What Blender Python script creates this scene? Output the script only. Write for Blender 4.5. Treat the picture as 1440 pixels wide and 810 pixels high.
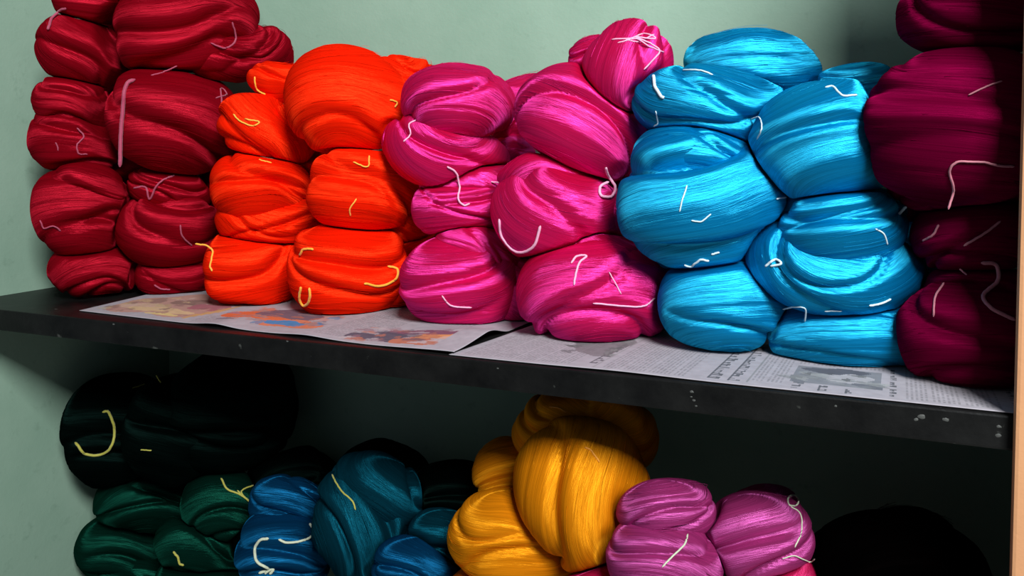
import bpy, bmesh, math, random
import numpy as np
from mathutils import Vector, Matrix
from mathutils.bvhtree import BVHTree

for o in list(bpy.data.objects):
    bpy.data.objects.remove(o)
scene = bpy.context.scene
COL = scene.collection

# ------------------------------------------------------------------ camera
F, PPX, PPY = 1150.0, 720.0, 270.0                 # focal length and optical centre, in 1440x810 pixels
YAW, PITCH = math.atan(480 / F), math.atan(48 / F)
CAM = np.array([-0.12384, -0.78289, 0.21516])
FW = np.array([-math.sin(YAW) * math.cos(PITCH), math.cos(YAW) * math.cos(PITCH), -math.sin(PITCH)])
RT = np.array([math.cos(YAW), math.sin(YAW), 0.0])
UP = np.cross(RT, FW)
cd = bpy.data.cameras.new('camera')
cd.sensor_fit = 'HORIZONTAL'; cd.sensor_width = 36.0; cd.lens = F / 1440 * 36.0
cd.shift_y = -(405 - PPY) / 1440
cd.clip_start = 0.01
cam = bpy.data.objects.new('camera', cd); COL.objects.link(cam)
m = Matrix.Identity(4)
for i in range(3):
    m[i][0], m[i][1], m[i][2], m[i][3] = RT[i], UP[i], -FW[i], CAM[i]
cam.matrix_world = m
scene.camera = cam

# ------------------------------------------------------------------ light
w = bpy.data.worlds.new('world'); scene.world = w; w.use_nodes = True
w.node_tree.nodes['Background'].inputs[0].default_value = (0.75, 0.85, 1.0, 1)
w.node_tree.nodes['Background'].inputs[1].default_value = 0.17

def area(name, loc, target, sx, sy, power, col):
    l = bpy.data.lights.new(name, 'AREA'); l.shape = 'RECTANGLE'; l.size = sx; l.size_y = sy
    l.energy = power; l.color = col
    o = bpy.data.objects.new(name, l); COL.objects.link(o); o.location = loc
    o.rotation_euler = (Vector(target) - Vector(loc)).to_track_quat('-Z', 'Y').to_euler()
    return o
# the one source: daylight from a high window in the wall behind the photographer, facing straight into the room
area('window_front_offscreen', (1.3, -2.1, 2.1), (1.3, 1.0, 2.1), 1.3, 1.1, 330, (0.95, 0.99, 1.0))

vs = scene.view_settings
vs.view_transform = 'Standard'; vs.look = 'None'; vs.gamma = 1.0; vs.use_curve_mapping = False
vs.exposure = 0.1

# ------------------------------------------------------------------ helpers
def ray(px, py):
    return FW + RT * ((px - PPX) / F) - UP * ((py - PPY) / F)
def at(px, py, Y):                                  # the point of the plane y = Y seen at a pixel of the photograph
    r = ray(px, py); return CAM + r * ((Y - CAM[1]) / r[1])
def on(px, py, z=0.0):                              # the point of the level z seen at a pixel
    r = ray(px, py); return CAM + r * ((z - CAM[2]) / r[2])
def mpp(p):                                         # metres per pixel at a point
    return float((p - CAM) @ FW) / F

def tag(o, label=None, cat=None, group=None, kind=None):
    if label: o['label'] = label
    if cat: o['category'] = cat
    if group: o['group'] = group
    if kind: o['kind'] = kind
    return o

def mesh_obj(name, verts, faces, mat, parent=None, smooth=True, uv=None):
    me = bpy.data.meshes.new(name)
    V = np.asarray(verts, dtype=np.float32); Fa = np.asarray(faces, dtype=np.int32)
    k = Fa.shape[1]
    me.vertices.add(len(V)); me.vertices.foreach_set('co', V.ravel())
    me.loops.add(Fa.size); me.loops.foreach_set('vertex_index', Fa.ravel())
    me.polygons.add(len(Fa)); me.polygons.foreach_set('loop_start', np.arange(0, Fa.size, k, dtype=np.int32))
    me.polygons.foreach_set('loop_total', np.full(len(Fa), k, dtype=np.int32))
    me.update(calc_edges=True)
    if uv is not None:
        l = me.uv_layers.new(name='UVMap'); l.data.foreach_set('uv', np.asarray(uv, np.float32)[Fa.ravel()].ravel())
    me.validate()
    me.polygons.foreach_set('use_smooth', np.full(len(me.polygons), smooth))
    me.materials.append(mat)
    o = bpy.data.objects.new(name, me); COL.objects.link(o)
    if parent is not None:
        o.parent = parent; o.matrix_parent_inverse = parent.matrix_world.inverted()
    return o

def box(name, lo, hi, mat, bevel=0.0, cuts=0):
    bm = bmesh.new(); bmesh.ops.create_cube(bm, size=1.0)
    for v in bm.verts:
        v.co = Vector([lo[i] + (v.co[i] + 0.5) * (hi[i] - lo[i]) for i in range(3)])
    if bevel: bmesh.ops.bevel(bm, geom=bm.edges[:], offset=bevel, segments=2, affect='EDGES', profile=0.6)
    me = bpy.data.meshes.new(name); bm.to_mesh(me); bm.free(); me.materials.append(mat)
    o = bpy.data.objects.new(name, me); COL.objects.link(o); return o

def catmull(P, n):
    P = np.asarray(P, float)
    if len(P) == 2:
        t = np.linspace(0, 1, n)[:, None]; return P[0] * (1 - t) + P[1] * t
    Q = np.vstack([2 * P[0] - P[1], P, 2 * P[-1] - P[-2]])
    seg = np.linalg.norm(np.diff(P, axis=0), axis=1) + 1e-9; s = np.concatenate([[0], np.cumsum(seg)]); s /= s[-1]
    t = np.linspace(0, 1, n); out = np.zeros((n, P.shape[1]))
    for k, x in enumerate(t):
        i = min(max(np.searchsorted(s, x, side='right') - 1, 0), len(P) - 2)
        u = (x - s[i]) / (s[i + 1] - s[i]); a, b, c, d = Q[i], Q[i + 1], Q[i + 2], Q[i + 3]
        out[k] = 0.5 * (2 * b + (c - a) * u + (2 * a - 5 * b + 4 * c - d) * u * u + (3 * b - a - 3 * c + d) * u ** 3)
    return out

def vnoise(u, v, nu, nv, rng):                      # smooth value noise in 0..1, periodic in v
    G = rng.random((nu + 2, nv))
    x = np.clip(u, 0, 0.99999) * nu; y = np.mod(v, 1.0) * nv
    i = np.floor(x).astype(int); j = np.floor(y).astype(int); fx = x - i; fy = y - j
    fx = fx * fx * (3 - 2 * fx); fy = fy * fy * (3 - 2 * fy); j = np.mod(j, nv); k = np.mod(j + 1, nv)
    return (G[i, j] * (1 - fx) + G[i + 1, j] * fx) * (1 - fy) + (G[i, k] * (1 - fx) + G[i + 1, k] * fx) * fy

def tube(points, rad, sides=6):
    P = np.asarray(points, float); n = len(P)
    T = np.gradient(P, axis=0); T /= np.linalg.norm(T, axis=1)[:, None] + 1e-12
    ref = np.where(np.abs(T[:, 1:2]) > 0.9, [[0, 0, 1.0]], [[0, 1.0, 0]])
    N = np.cross(T, ref); N /= np.linalg.norm(N, axis=1)[:, None] + 1e-12; B = np.cross(T, N)
    R = np.full(n, rad) if np.isscalar(rad) else np.asarray(rad)
    a = np.arange(sides) * 2 * math.pi / sides
    V = P[:, None] + R[:, None, None] * (N[:, None] * np.cos(a)[None, :, None] + B[:, None] * np.sin(a)[None, :, None])
    i = np.arange(n - 1)[:, None]; j = np.arange(sides)[None]; k = (j + 1) % sides
    f = np.stack([i * sides + j, i * sides + k, (i + 1) * sides + k, (i + 1) * sides + j], -1).reshape(-1, 4)
    return V.reshape(-1, 3), f

# ------------------------------------------------------------------ materials
def node_mat(name):
    mt = bpy.data.materials.new(name); mt.use_nodes = True
    nt = mt.node_tree; return mt, nt.nodes, nt.links, nt.nodes['Principled BSDF']

def mix_rgb(N, L, fac, a, b, blend='MIX'):
    n = N.new('ShaderNodeMix'); n.data_type = 'RGBA'; n.blend_type = blend
    for s, x in ((0, fac), (6, a), (7, b)):
        if hasattr(x, 'links'): L.new(x, n.inputs[s])
        else: n.inputs[s].default_value = x
    return n.outputs[2]

def noise(N, L, vec, scale, detail=3, rough=0.5):
    n = N.new('ShaderNodeTexNoise'); n.inputs['Scale'].default_value = scale
    n.inputs['Detail'].default_value = detail; n.inputs['Roughness'].default_value = rough
    L.new(vec, n.inputs['Vector']); return n.outputs['Fac']

def ramp(N, L, fac, stops):
    n = N.new('ShaderNodeValToRGB'); L.new(fac, n.inputs[0]); e = n.color_ramp.elements
    while len(e) < len(stops): e.new(0.5)
    for k, (p, c) in enumerate(stops):
        e[k].position = p; e[k].color = c if len(c) == 4 else (*c, 1)
    return n.outputs[0]

def silk(name, base, tint, rough=0.40, spec=0.30, dark=0.72):
    """dyed silk: a dull coloured body under a coloured sheen stretched across the strands"""
    mt, N, L, B = node_mat(name)
    uv = N.new('ShaderNodeUVMap'); uv.uv_map = 'UVMap'
    def stretched(su, sv):
        mp = N.new('ShaderNodeMapping'); mp.inputs['Scale'].default_value = (su, sv, 1); L.new(uv.outputs[0], mp.inputs[0]); return mp.outputs[0]
    fine = noise(N, L, stretched(1.5, 170), 1.0, 3, 0.65)
    mid = noise(N, L, stretched(1.0, 34), 1.0, 4, 0.6)
    both = N.new('ShaderNodeMath'); both.operation = 'MULTIPLY_ADD'; L.new(fine, both.inputs[0]); both.inputs[1].default_value = 1.0; half = N.new('ShaderNodeMath'); half.operation = 'MULTIPLY'; L.new(mid, half.inputs[0]); half.inputs[1].default_value = 0.6; L.new(half.outputs[0], both.inputs[2])
    c0 = (*[x * dark for x in base], 1); c1 = (*[min(1, x * 1.25) for x in base], 1)
    f = ramp(N, L, both.outputs[0], [(0.62, (0, 0, 0)), (1.0, (1, 1, 1))])
    L.new(mix_rgb(N, L, f, c0, c1), B.inputs['Base Color'])
    B.inputs['Roughness'].default_value = 0.7; B.inputs['Specular IOR Level'].default_value = 0.0
    tg = N.new('ShaderNodeTangent'); tg.direction_type = 'UV_MAP'; tg.uv_map = 'UVMap'
    bp = N.new('ShaderNodeBump'); bp.inputs['Strength'].default_value = 0.42; bp.inputs['Distance'].default_value = 0.0009
    L.new(both.outputs[0], bp.inputs['Height']); L.new(bp.outputs[0], B.inputs['Normal'])
    G = N.new('ShaderNodeBsdfAnisotropic'); G.distribution = 'MULTI_GGX'
    L.new(mix_rgb(N, L, f, (*[x * 0.6 for x in tint], 1), (*tint, 1)), G.inputs['Color'])
    G.inputs['Roughness'].default_value = rough; G.inputs['Anisotropy'].default_value = 0.7; G.inputs['Rotation'].default_value = 0.25
    L.new(tg.outputs[0], G.inputs['Tangent']); L.new(bp.outputs[0], G.inputs['Normal'])
    mx = N.new('ShaderNodeMixShader'); mx.inputs[0].default_value = spec
    L.new(B.outputs[0], mx.inputs[1]); L.new(G.outputs[0], mx.inputs[2])
    L.new(mx.outputs[0], N['Material Output'].inputs['Surface'])
    return mt

def thread_mat(name, base):
    mt, N, L, B = node_mat(name)
    tc = N.new('ShaderNodeTexCoord')
    n = noise(N, L, tc.outputs['Object'], 400, 2)
    L.new(mix_rgb(N, L, n, (*[x * 0.75 for x in base], 1), (*[min(1, x * 1.15) for x in base], 1)), B.inputs['Base Color'])
    B.inputs['Roughness'].default_value = 0.65; B.inputs['Sheen Weight'].default_value = 0.2
    return mt

def plaster(name, c1, c2, spots):
    mt, N, L, B = node_mat(name)
    tc = N.new('ShaderNodeTexCoord'); P = tc.outputs['Object']
    big = noise(N, L, P, 6.0, 6, 0.6); small = noise(N, L, P, 38.0, 4, 0.65); grain = noise(N, L, P, 220.0, 3)
    col = mix_rgb(N, L, ramp(N, L, big, [(0.35, (0, 0, 0)), (0.65, (1, 1, 1))]), (*c1, 1), (*c2, 1))
    col = mix_rgb(N, L, ramp(N, L, small, [(0.60, (0, 0, 0)), (0.74, (0.55, 0.55, 0.55))]), col, (*spots, 1))
    L.new(col, B.inputs['Base Color']); B.inputs['Roughness'].default_value = 0.75
    bp = N.new('ShaderNodeBump'); bp.inputs['Strength'].default_value = 0.25; bp.inputs['Distance'].default_value = 0.002
    ad = N.new('ShaderNodeMath'); ad.operation = 'MULTIPLY_ADD'; ad.inputs[1].default_value = 0.3
    L.new(grain, ad.inputs[0]); L.new(small, ad.inputs[2]); L.new(ad.outputs[0], bp.inputs['Height']); L.new(bp.outputs[0], B.inputs['Normal'])
    return mt

M_WALL = plaster('wall_plaster_green', (0.198, 0.308, 0.230), (0.232, 0.342, 0.260), (0.150, 0.240, 0.175))   # one paint on all the walls
M_BOUNCE_FLOOR = plaster('floor_pale_bounce', (0.50, 0.49, 0.45), (0.56, 0.55, 0.50), (0.42, 0.41, 0.38))  # pale tone for the added floor, so it throws light upward
M_POST = plaster('post_peach_paint', (0.50, 0.23, 0.105), (0.54, 0.26, 0.115), (0.42, 0.20, 0.09))

def slate():
    mt, N, L, B = node_mat('black_slate')
    tc = N.new('ShaderNodeTexCoord'); P = tc.outputs['Object']
    a = noise(N, L, P, 14.0, 6, 0.65); b = noise(N, L, P, 46.0, 3, 0.5); c = noise(N, L, P, 160.0, 3)
    col = mix_rgb(N, L, ramp(N, L, a, [(0.35, (0, 0, 0)), (0.75, (1, 1, 1))]), (0.0025, 0.0025, 0.0025, 1), (0.010, 0.010, 0.0095, 1))
    col = mix_rgb(N, L, ramp(N, L, b, [(0.68, (0, 0, 0)), (0.80, (0.6, 0.6, 0.6))]), col, (0.16, 0.17, 0.15, 1))
    L.new(col, B.inputs['Base Color']); B.inputs['Roughness'].default_value = 0.42; B.inputs['Specular IOR Level'].default_value = 0.14
    bp = N.new('ShaderNodeBump'); bp.inputs['Strength'].default_value = 0.35; bp.inputs['Distance'].default_value = 0.001
    ad = N.new('ShaderNodeMath'); ad.operation = 'ADD'; L.new(b, ad.inputs[0]); L.new(c, ad.inputs[1])
    L.new(ad.outputs[0], bp.inputs['Height']); L.new(bp.outputs[0], B.inputs['Normal'])
    return mt
M_SLATE = slate()
M_CHIP = thread_mat('slate_chip_grey', (0.045, 0.047, 0.042))

YARN = {
    'crimson': silk('silk_crimson', (0.17, 0.0010, 0.005), (0.66, 0.018, 0.045), spec=0.27),
    'orange':  silk('silk_orange', (0.78, 0.010, 0.001), (1.0, 0.055, 0.010), spec=0.28),
    'pink':    silk('silk_pink', (0.46, 0.003, 0.040), (1.0, 0.07, 0.52), spec=0.40),
    'blue':    silk('silk_turquoise', (0.0, 0.125, 0.31), (0.035, 0.66, 1.0), spec=0.46),
    'maroon':  silk('silk_maroon', (0.095, 0.0004, 0.016), (0.30, 0.003, 0.06), spec=0.18, rough=0.5),
    'green':   silk('silk_bottle_green', (0.0008, 0.0095, 0.0062), (0.012, 0.16, 0.10), spec=0.20),
    'black':   silk('silk_black_green', (0.0005, 0.0014, 0.0012), (0.010, 0.034, 0.028), spec=0.2, rough=0.6),
    'azure':   silk('silk_azure', (0.001, 0.022, 0.060), (0.012, 0.22, 0.50), spec=0.28),
    'teal':    silk('silk_teal', (0.001, 0.018, 0.028), (0.006, 0.15, 0.23), spec=0.26),
    'amber':   silk('silk_amber', (0.58, 0.17, 0.003), (1.0, 0.45, 0.02), spec=0.28),
    'burnt':   silk('silk_burnt_orange', (0.55, 0.08, 0.003), (1.0, 0.25, 0.02), spec=0.28),
    'mauve':   silk('silk_mauve', (0.24, 0.020, 0.10), (0.80, 0.17, 0.58), spec=0.30),
    'cherry':  silk('silk_cherry', (0.36, 0.006, 0.05), (0.9, 0.08, 0.3), spec=0.3),
    'soot':    silk('silk_soot_black', (0.0005, 0.0003, 0.0003), (0.005, 0.003, 0.003), spec=0.1, rough=0.65),
}
TIE = {
    'rose': thread_mat('thread_rose', (0.34, 0.035, 0.085)), 'yellow': thread_mat('thread_yellow', (0.80, 0.36, 0.02)),
    'pale': thread_mat('thread_pale_pink', (0.75, 0.34, 0.50)), 'white': thread_mat('thread_white', (0.55, 0.68, 0.72)),
    'dusty': thread_mat('thread_dusty_rose', (0.42, 0.13, 0.17)), 'olive': thread_mat('thread_olive_yellow', (0.36, 0.33, 0.04)),
    'cream': thread_mat('thread_cream', (0.50, 0.53, 0.38)), 'amber': thread_mat('thread_amber', (0.8, 0.3, 0.02)),
}

# ------------------------------------------------------------------ the alcove and its shelves
XL, XR, YB, LOW = -1.352, 0.10, 0.42, -0.55
tag(box('wall_left', (XL - 0.08, -0.10, -1.2), (XL, YB + 0.08, 0.75), M_WALL), kind='structure')
tag(box('floor', (-2.6, -3.4, -1.26), (1.8, YB + 0.08, -1.2), M_BOUNCE_FLOOR), kind='structure')  # unseen floor, added to bounce window light up under the shelf
tag(box('wall_back', (XL, YB, -1.2), (XR, YB + 0.08, 0.75), M_WALL), kind='structure')
tag(box('wall_right', (XR, 0.0, -1.2), (XR + 0.10, YB + 0.08, 0.75), M_WALL), kind='structure')
tag(box('trim_1', (at(1424, 600, -0.012)[0] + 0.0018, -0.012, -1.2), (XR + 0.10, -0.0005, 0.75), M_POST, 0.003), 'peach painted post beside the end of the dark shelf', kind='structure')

def slab(name, z, label):
    o = box(name, (XL + 0.0005, 0.0, z - 0.03), (XR - 0.0005, YB - 0.0005, z), M_SLATE, 0.0022)
    tag(o, label, 'shelf'); return o
shelf = slab('stone_shelf', 0.0, 'long black slate shelf slab holding newspapers and bright yarn')
for px, py, r in ((973, 551, 2.6), (976, 563, 2.2), (979, 571, 1.8), (972, 558, 1.5), (404, 480, 1.8), (160, 456, 1.8), (1296, 586, 5.0), (1288, 590, 3.0), (1330, 590, 4.0), (1405, 600, 3.0), (1404, 612, 4.0), (1175, 571, 2.0), (700, 518, 1.6)):
    c = at(px, py, 0.0); R_ = r * 0.7 * mpp(c); bm = bmesh.new(); bmesh.ops.create_icosphere(bm, subdivisions=2, radius=1.0)
    rg = random.Random(px)
    for v in bm.verts: k = rg.uniform(0.75, 1.2); v.co = Vector((v.co.x * R_ * 1.5 * k, v.co.y * 0.0006, v.co.z * R_ * k))
    me = bpy.data.meshes.new('paint_chip'); bm.to_mesh(me); bm.free(); me.materials.append(M_CHIP)
    o = bpy.data.objects.new('paint_chip', me); COL.objects.link(o); o.parent = shelf; o.location = (c[0], 0.0, c[2])
shelf2 = slab('stone_shelf', LOW, 'lower black slate shelf slab under the dark yarn heap')

# ------------------------------------------------------------------ yarn
COILS = []                                          # (thing, coil name, bvh) for laying the tie threads on the yarn
rng0 = np.random.default_rng(7)

def fnoise(a, b, rng, n=64):                         # smooth tileable value noise over the plane, 0..1, cells of size 1
    G = rng.random((n, n)); i = np.floor(a).astype(int); j = np.floor(b).astype(int); fx = a - i; fy = b - j
    fx = fx * fx * (3 - 2 * fx); fy = fy * fy * (3 - 2 * fy); i, j = i % n, j % n; k, l = (i + 1) % n, (j + 1) % n
    return (G[i, j] * (1 - fx) + G[k, j] * fx) * (1 - fy) + (G[i, l] * (1 - fx) + G[k, l] * fx) * fy

class Coil: pass

def shape_coil(pts, radii, seed, p=2.6, fa=None, bow=None, folds=2, grow=1.12, zmin=None, zmax=None, nu=72, nv=176, lump=0.14, n_strands=70, fold_depth=1.0):
    """a fat hank swept along a path: pts are (px, py, Y), radii in pixels at the path; fa turns the lie of the strands, bow curves them"""
    rng = np.random.default_rng(seed); c = Coil(); c.rng = rng
    if fa is None: fa = rng.uniform(-0.35, 0.35)
    if bow is None: bow = rng.uniform(-0.5, 0.5)
    p *= 1.12
    pts = np.asarray(pts, float); mean = pts.mean(0); base = at(*mean)
    h = base - CAM; h[2] = 0; h /= np.linalg.norm(h)
    C3 = []
    for px, py, Y in pts:                           # lay the path across the line of the shelf's depth through its middle
        r = ray(px, py); C3.append(CAM + r * (((base - CAM) @ h + (Y - mean[2])) / (r @ h)))
    C3 = np.array(C3); R3 = np.array([r * mpp(q) * grow for r, q in zip(radii, C3)])
    t = np.linspace(0, 1, 200); path = catmull(C3, 200)
    seg = np.linalg.norm(np.diff(path, axis=0), axis=1); length = seg.sum()
    sk = np.concatenate([[0], np.cumsum(np.linalg.norm(np.diff(C3, axis=0), axis=1))]); sk /= sk[-1]
    s = (1 - np.cos(np.linspace(0.012, 1 - 0.012, nu) * math.pi)) / 2
    Pp = np.stack([np.interp(s, t, path[:, k]) for k in range(3)], 1)
    T = np.stack([np.interp(s, t, np.gradient(path[:, k])) for k in range(3)], 1); T /= np.linalg.norm(T, axis=1)[:, None]
    rr = np.interp(s, sk, R3); rr = np.convolve(np.pad(rr, 6, mode='edge'), np.ones(13) / 13, 'valid')
    cap = (1 - np.abs(2 * s - 1) ** p) ** 0.5
    Nn = h - T * (T @ h)[:, None]; Nn /= np.linalg.norm(Nn, axis=1)[:, None]; Bb = np.cross(T, Nn)
    v = np.linspace(0, 1, nv + 1); S, Vv = np.meshgrid(s, v, indexing='ij'); ang = 2 * math.pi * Vv
    R = (rr * cap)[:, None]; Rm = float(R3.max())
    # the lie of the strands: a runs along them, b across them, both in metres
    a0 = (S - 0.5) * length; b0 = R * np.sin(ang)
    ca, sa = math.cos(fa), math.sin(fa)
    A = a0 * ca + b0 * sa; B = b0 * ca - a0 * sa + bow * (a0 ** 2) / Rm
    B = B + 0.010 * (fnoise(A / 0.05 + 7, B / 0.035 + 3, rng) - 0.5) + 0.004 * (fnoise(A / 0.025, B / 0.012 + 9, rng) - 0.5)
    d = 1 + lump * (vnoise(S, Vv, 3, 4, rng) - 0.5)
    D = np.zeros_like(d)
    for _ in range(folds):                          # folds: a cleft along the strands with a fuller lip
        bc = rng.uniform(-0.6, 0.6) * Rm; slope = rng.uniform(-0.45, 0.45); w_ = rng.uniform(0.07, 0.13) * Rm
        ac = rng.uniform(-0.5, 0.5) * length * 0.6; al = rng.uniform(0.30, 0.7) * length
        q = B - (bc + slope * (A - ac) + rng.uniform(-0.8, 0.8) * (A - ac) ** 2 / Rm); win = np.exp(-((A - ac) / al) ** 4)
        D -= fold_depth * 0.15 * Rm * win * np.exp(-np.abs(q / w_) ** 1.5)
        D += fold_depth * 0.05 * Rm * win * np.exp(-((q - 2.6 * w_) / (2.2 * w_)) ** 2)
    D += 0.0065 * (fnoise(A / 0.10, B / 0.026, rng) - 0.5)
    g = fnoise(A / 0.10 + 5, B / 0.016, rng); D -= 0.0010 * np.exp(-((g - 0.5) / 0.07) ** 2)
    D += 0.0008 * (fnoise(A / 0.07, B / 0.0065, rng) - 0.5)
    taper = np.minimum(1, cap / 0.35)[:, None]
    X = R * d + D * taper
    c.P = Pp[:, None] + (X * np.cos(ang))[..., None] * Nn[:, None] + (X * np.sin(ang))[..., None] * Bb[:, None]
    c.Pp, c.S, c.A, c.B, c.s = Pp, S, A, B, s
    c.lo = np.array([XL + 0.002, 0.004, zmin if zmin is not None else -9]); c.hi = np.array([XR - 0.002, YB - 0.003, zmax if zmax is not None else 9])
    c.P = np.clip(c.P, c.lo, c.hi)
    k = np.linspace(1, nu - 2, 26).astype(int); c.bc, c.br = Pp[k], (rr * cap)[k]          # balls that stand for the body
    c.n_strands = int(n_strands * 1.5); c.b0, c.b1 = c.P.min((0, 1)), c.P.max((0, 1))
    return c

def phi(c, X):                                      # how deep a point lies in a hank: < 1 inside
    if not len(X): return np.zeros(0)
    X = X - c.bc[13]; Q = c.bc - c.bc[13]; i2 = 1 / c.br ** 2
    D = (X * X).sum(1)[:, None] * i2 + (Q * Q).sum(1) * i2 - X @ (2 * Q.T * i2)
    return np.sqrt(np.maximum(D.min(1), 0))

def press(c, others):                               # soft yarn: where two skeins meet, flatten both against a common face
    sh = c.P.shape; X = c.P.reshape(-1, 3); t_ = 0.5 + (c.s - 0.5) * 0.72; c.core = np.stack([np.interp(t_, c.s, c.Pp[:, z]) for z in range(3)], 1)
    O = np.repeat(c.core, sh[1], axis=0); lam = np.ones(len(X))
    lo, hi = X.min(0), X.max(0)
    for o in others:
        if np.any(o.Pp.min(0) - o.br.max() * 1.15 > hi) or np.any(o.Pp.max(0) + o.br.max() * 1.15 < lo): continue
        m_ = o.br.max() * 0.36
        box_ = np.nonzero(((X > o.b0 - m_) & (X < o.b1 + m_)).all(1))[0]
        if not len(box_): continue
        idx = box_[phi(o, X[box_]) < 1.2]
        if not len(idx): continue
        x, oo = X[idx], O[idx]
        a, b, alive = np.full(len(idx), 0.03), np.ones(len(idx)), np.ones(len(idx), bool)
        for st in np.linspace(0.1, 1.0, 8):         # walk out from the core to the first crossing, then close in on it
            z = np.nonzero(alive)[0]; y = oo[z] + (x[z] - oo[z]) * st; ok = phi(c, y) < phi(o, y) * 0.968
            a[z[ok]] = st; b[z[~ok]] = st; alive[z[~ok]] = False
        z = np.nonzero(~alive)[0]
        for _ in range(5):
            mid = (a[z] + b[z]) / 2; y = oo[z] + (x[z] - oo[z]) * mid[:, None]; ok = phi(c, y) < phi(o, y) * 0.968
            a[z] = np.where(ok, mid, a[z]); b[z] = np.where(ok, b[z], mid)
        good = alive
        lam[idx] = np.minimum(lam[idx], np.where(good, 1.0, a))
    L2 = lam.reshape(sh[:2]); L2[:, -1] = L2[:, 0]
    for _ in range(3):                              # round the rim of the contact
        Lw = np.concatenate([L2[:, -2:-1], L2, L2[:, 1:2]], 1); Lp = np.concatenate([Lw[:1], Lw, Lw[-1:]], 0)
        av = (Lp[:-2, 1:-1] + Lp[2:, 1:-1] + Lp[1:-1, :-2] + Lp[1:-1, 2:]) / 4
        L2 = np.minimum(L2, av * 0.5 + L2 * 0.5)
    c.near = [o for o in others if not (np.any(o.b0 > hi + 0.01) or np.any(o.b1 < lo - 0.01))]
    return np.clip(c.core[:, None] + (c.P - c.core[:, None]) * L2[..., None], c.lo, c.hi)

def coil_mesh(c):
    P, S, s, rng = c.P, c.S, c.s, c.rng; n, q = P.shape[0], P.shape[1] - 1
    V = P[:, :-1].reshape(-1, 3)
    i = np.arange(n - 1)[:, None]; j = np.arange(q)[None]; k = (j + 1) % q
    quads = np.stack([i * q + j, (i + 1) * q + j, (i + 1) * q + k, i * q + k], -1).reshape(-1, 4)
    W = np.stack([c.A, c.B], -1) * 10
    luv = np.stack([W[:-1, :-1], W[1:, :-1], W[1:, 1:], W[:-1, 1:]], 2).reshape(-1, 2)
    # loose strands: follow lines of equal b over the surface
    sv, sf, suv, ends = [], [], [], []
    for _ in range(c.n_strands):
        i0 = int(rng.integers(n // 6, n - n // 6)); j0 = int(rng.integers(q // 4, 3 * q // 4)); b_ = c.B[i0, j0]
        m_ = int(rng.integers(8, 26)); ii, jj = [], []
        j_ = j0
        for ik in range(i0, min(n - 3, i0 + m_)):
            w_ = range(max(2, j_ - 6), min(q - 2, j_ + 7)); j_ = min(w_, key=lambda z: abs(c.B[ik, z] - b_)); ii.append(ik); jj.append(j_)
        if len(ii) < 6: continue
        Q = P[ii, jj]; out = Q - c.Pp[ii]; out /= np.linalg.norm(out, axis=1)[:, None] + 1e-9
        ker = np.array([1, 2, 3, 2, 1]) / 9.0
        Q = np.stack([np.convolve(np.pad(Q[:, z], 2, mode='edge'), ker, 'valid') for z in range(3)], 1)
        lift = 0.0005 + (rng.random() < 0.22) * rng.uniform(0.001, 0.006) * np.linspace(0, 1, len(Q))[:, None] ** 2
        Q = np.clip(Q + out * lift, c.lo, c.hi)
        ends.append((len(sv), Q))
        tv, tf = tube(Q, rng.uniform(0.00014, 0.00028), 3)
        sv.append(tv); sf.append(tf)
        suv.append(np.repeat(np.stack([c.A[ii, jj], c.B[ii, jj]], 1) * 10, 3, axis=0))
    if ends:                                        # a strand caught between two skeins does not show
        pts = np.vstack([e for _, e in ends]); who = np.repeat(np.arange(len(ends)), [len(e) for _, e in ends]); bad = np.zeros(len(pts), bool)
        for o in c.near: bad |= phi(o, pts) < 1.14
        keep = sorted(set(range(len(ends))) - set(who[bad].tolist()))
        sv, sf, suv = [sv[z] for z in keep], [sf[z] for z in keep], [suv[z] for z in keep]
    off = np.cumsum([0] + [len(z) for z in sv])
    sf = [f_ + o_ for f_, o_ in zip(sf, off)]
    return V, quads, luv, (np.vstack(sv), np.vstack(sf), np.vstack(suv)) if sv else None

PLAN = []
def skein(colour, label, coils, group, zmin=None, zmax=None, **kw):
    L_ = []
    for c in coils:
        o_ = dict(kw); o_.update(c[2] if len(c) > 2 else {}); o_.pop('tw', None)
        L_.append(shape_coil(c[0], c[1], int(rng0.integers(1e9)), zmin=zmin, zmax=zmax, **o_))
    PLAN.append((colour, label, L_, group))

def add_uv(me, luv):
    l = me.uv_layers.new(name='UVMap'); l.data.foreach_set('uv', np.asarray(luv, np.float32).ravel())

def build_skeins():
    for n, (colour, label, L_, group) in enumerate(PLAN):
        others = [c for k, pl in enumerate(PLAN) if k != n for c in pl[2]]
        for c in L_: c.Q = press(c, others)
    for colour, label, L_, group in PLAN:
        for c in L_: c.P = c.Q
        built = [coil_mesh(c) for c in L_]
        allv = np.vstack([b[0] for b in built])
        root = bpy.data.objects.new('yarn_skein', None); COL.objects.link(root)
        m_ = (allv.min(0) + allv.max(0)) / 2; root.location = (m_[0], m_[1], allv[:, 2].min()); root.empty_display_size = 0.02
        bpy.context.view_layer.update()
        tag(root, label, 'yarn', group)
        vv, ff, uu, off = [], [], [], 0
        for V, Q, luv, st in built:
            o = mesh_obj('coil', V, Q, YARN[colour], root); add_uv(o.data, luv)
            COILS.append((root, BVHTree.FromPolygons(V.tolist(), Q.tolist())))
            if st: vv.append(st[0]); ff.append(st[1] + off); uu.append(st[2]); off += len(st[0])
        if vv: tag(mesh_obj('loose_strands', np.vstack(vv), np.vstack(ff), YARN[colour], root, uv=np.vstack(uu)), kind='stuff')

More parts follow.
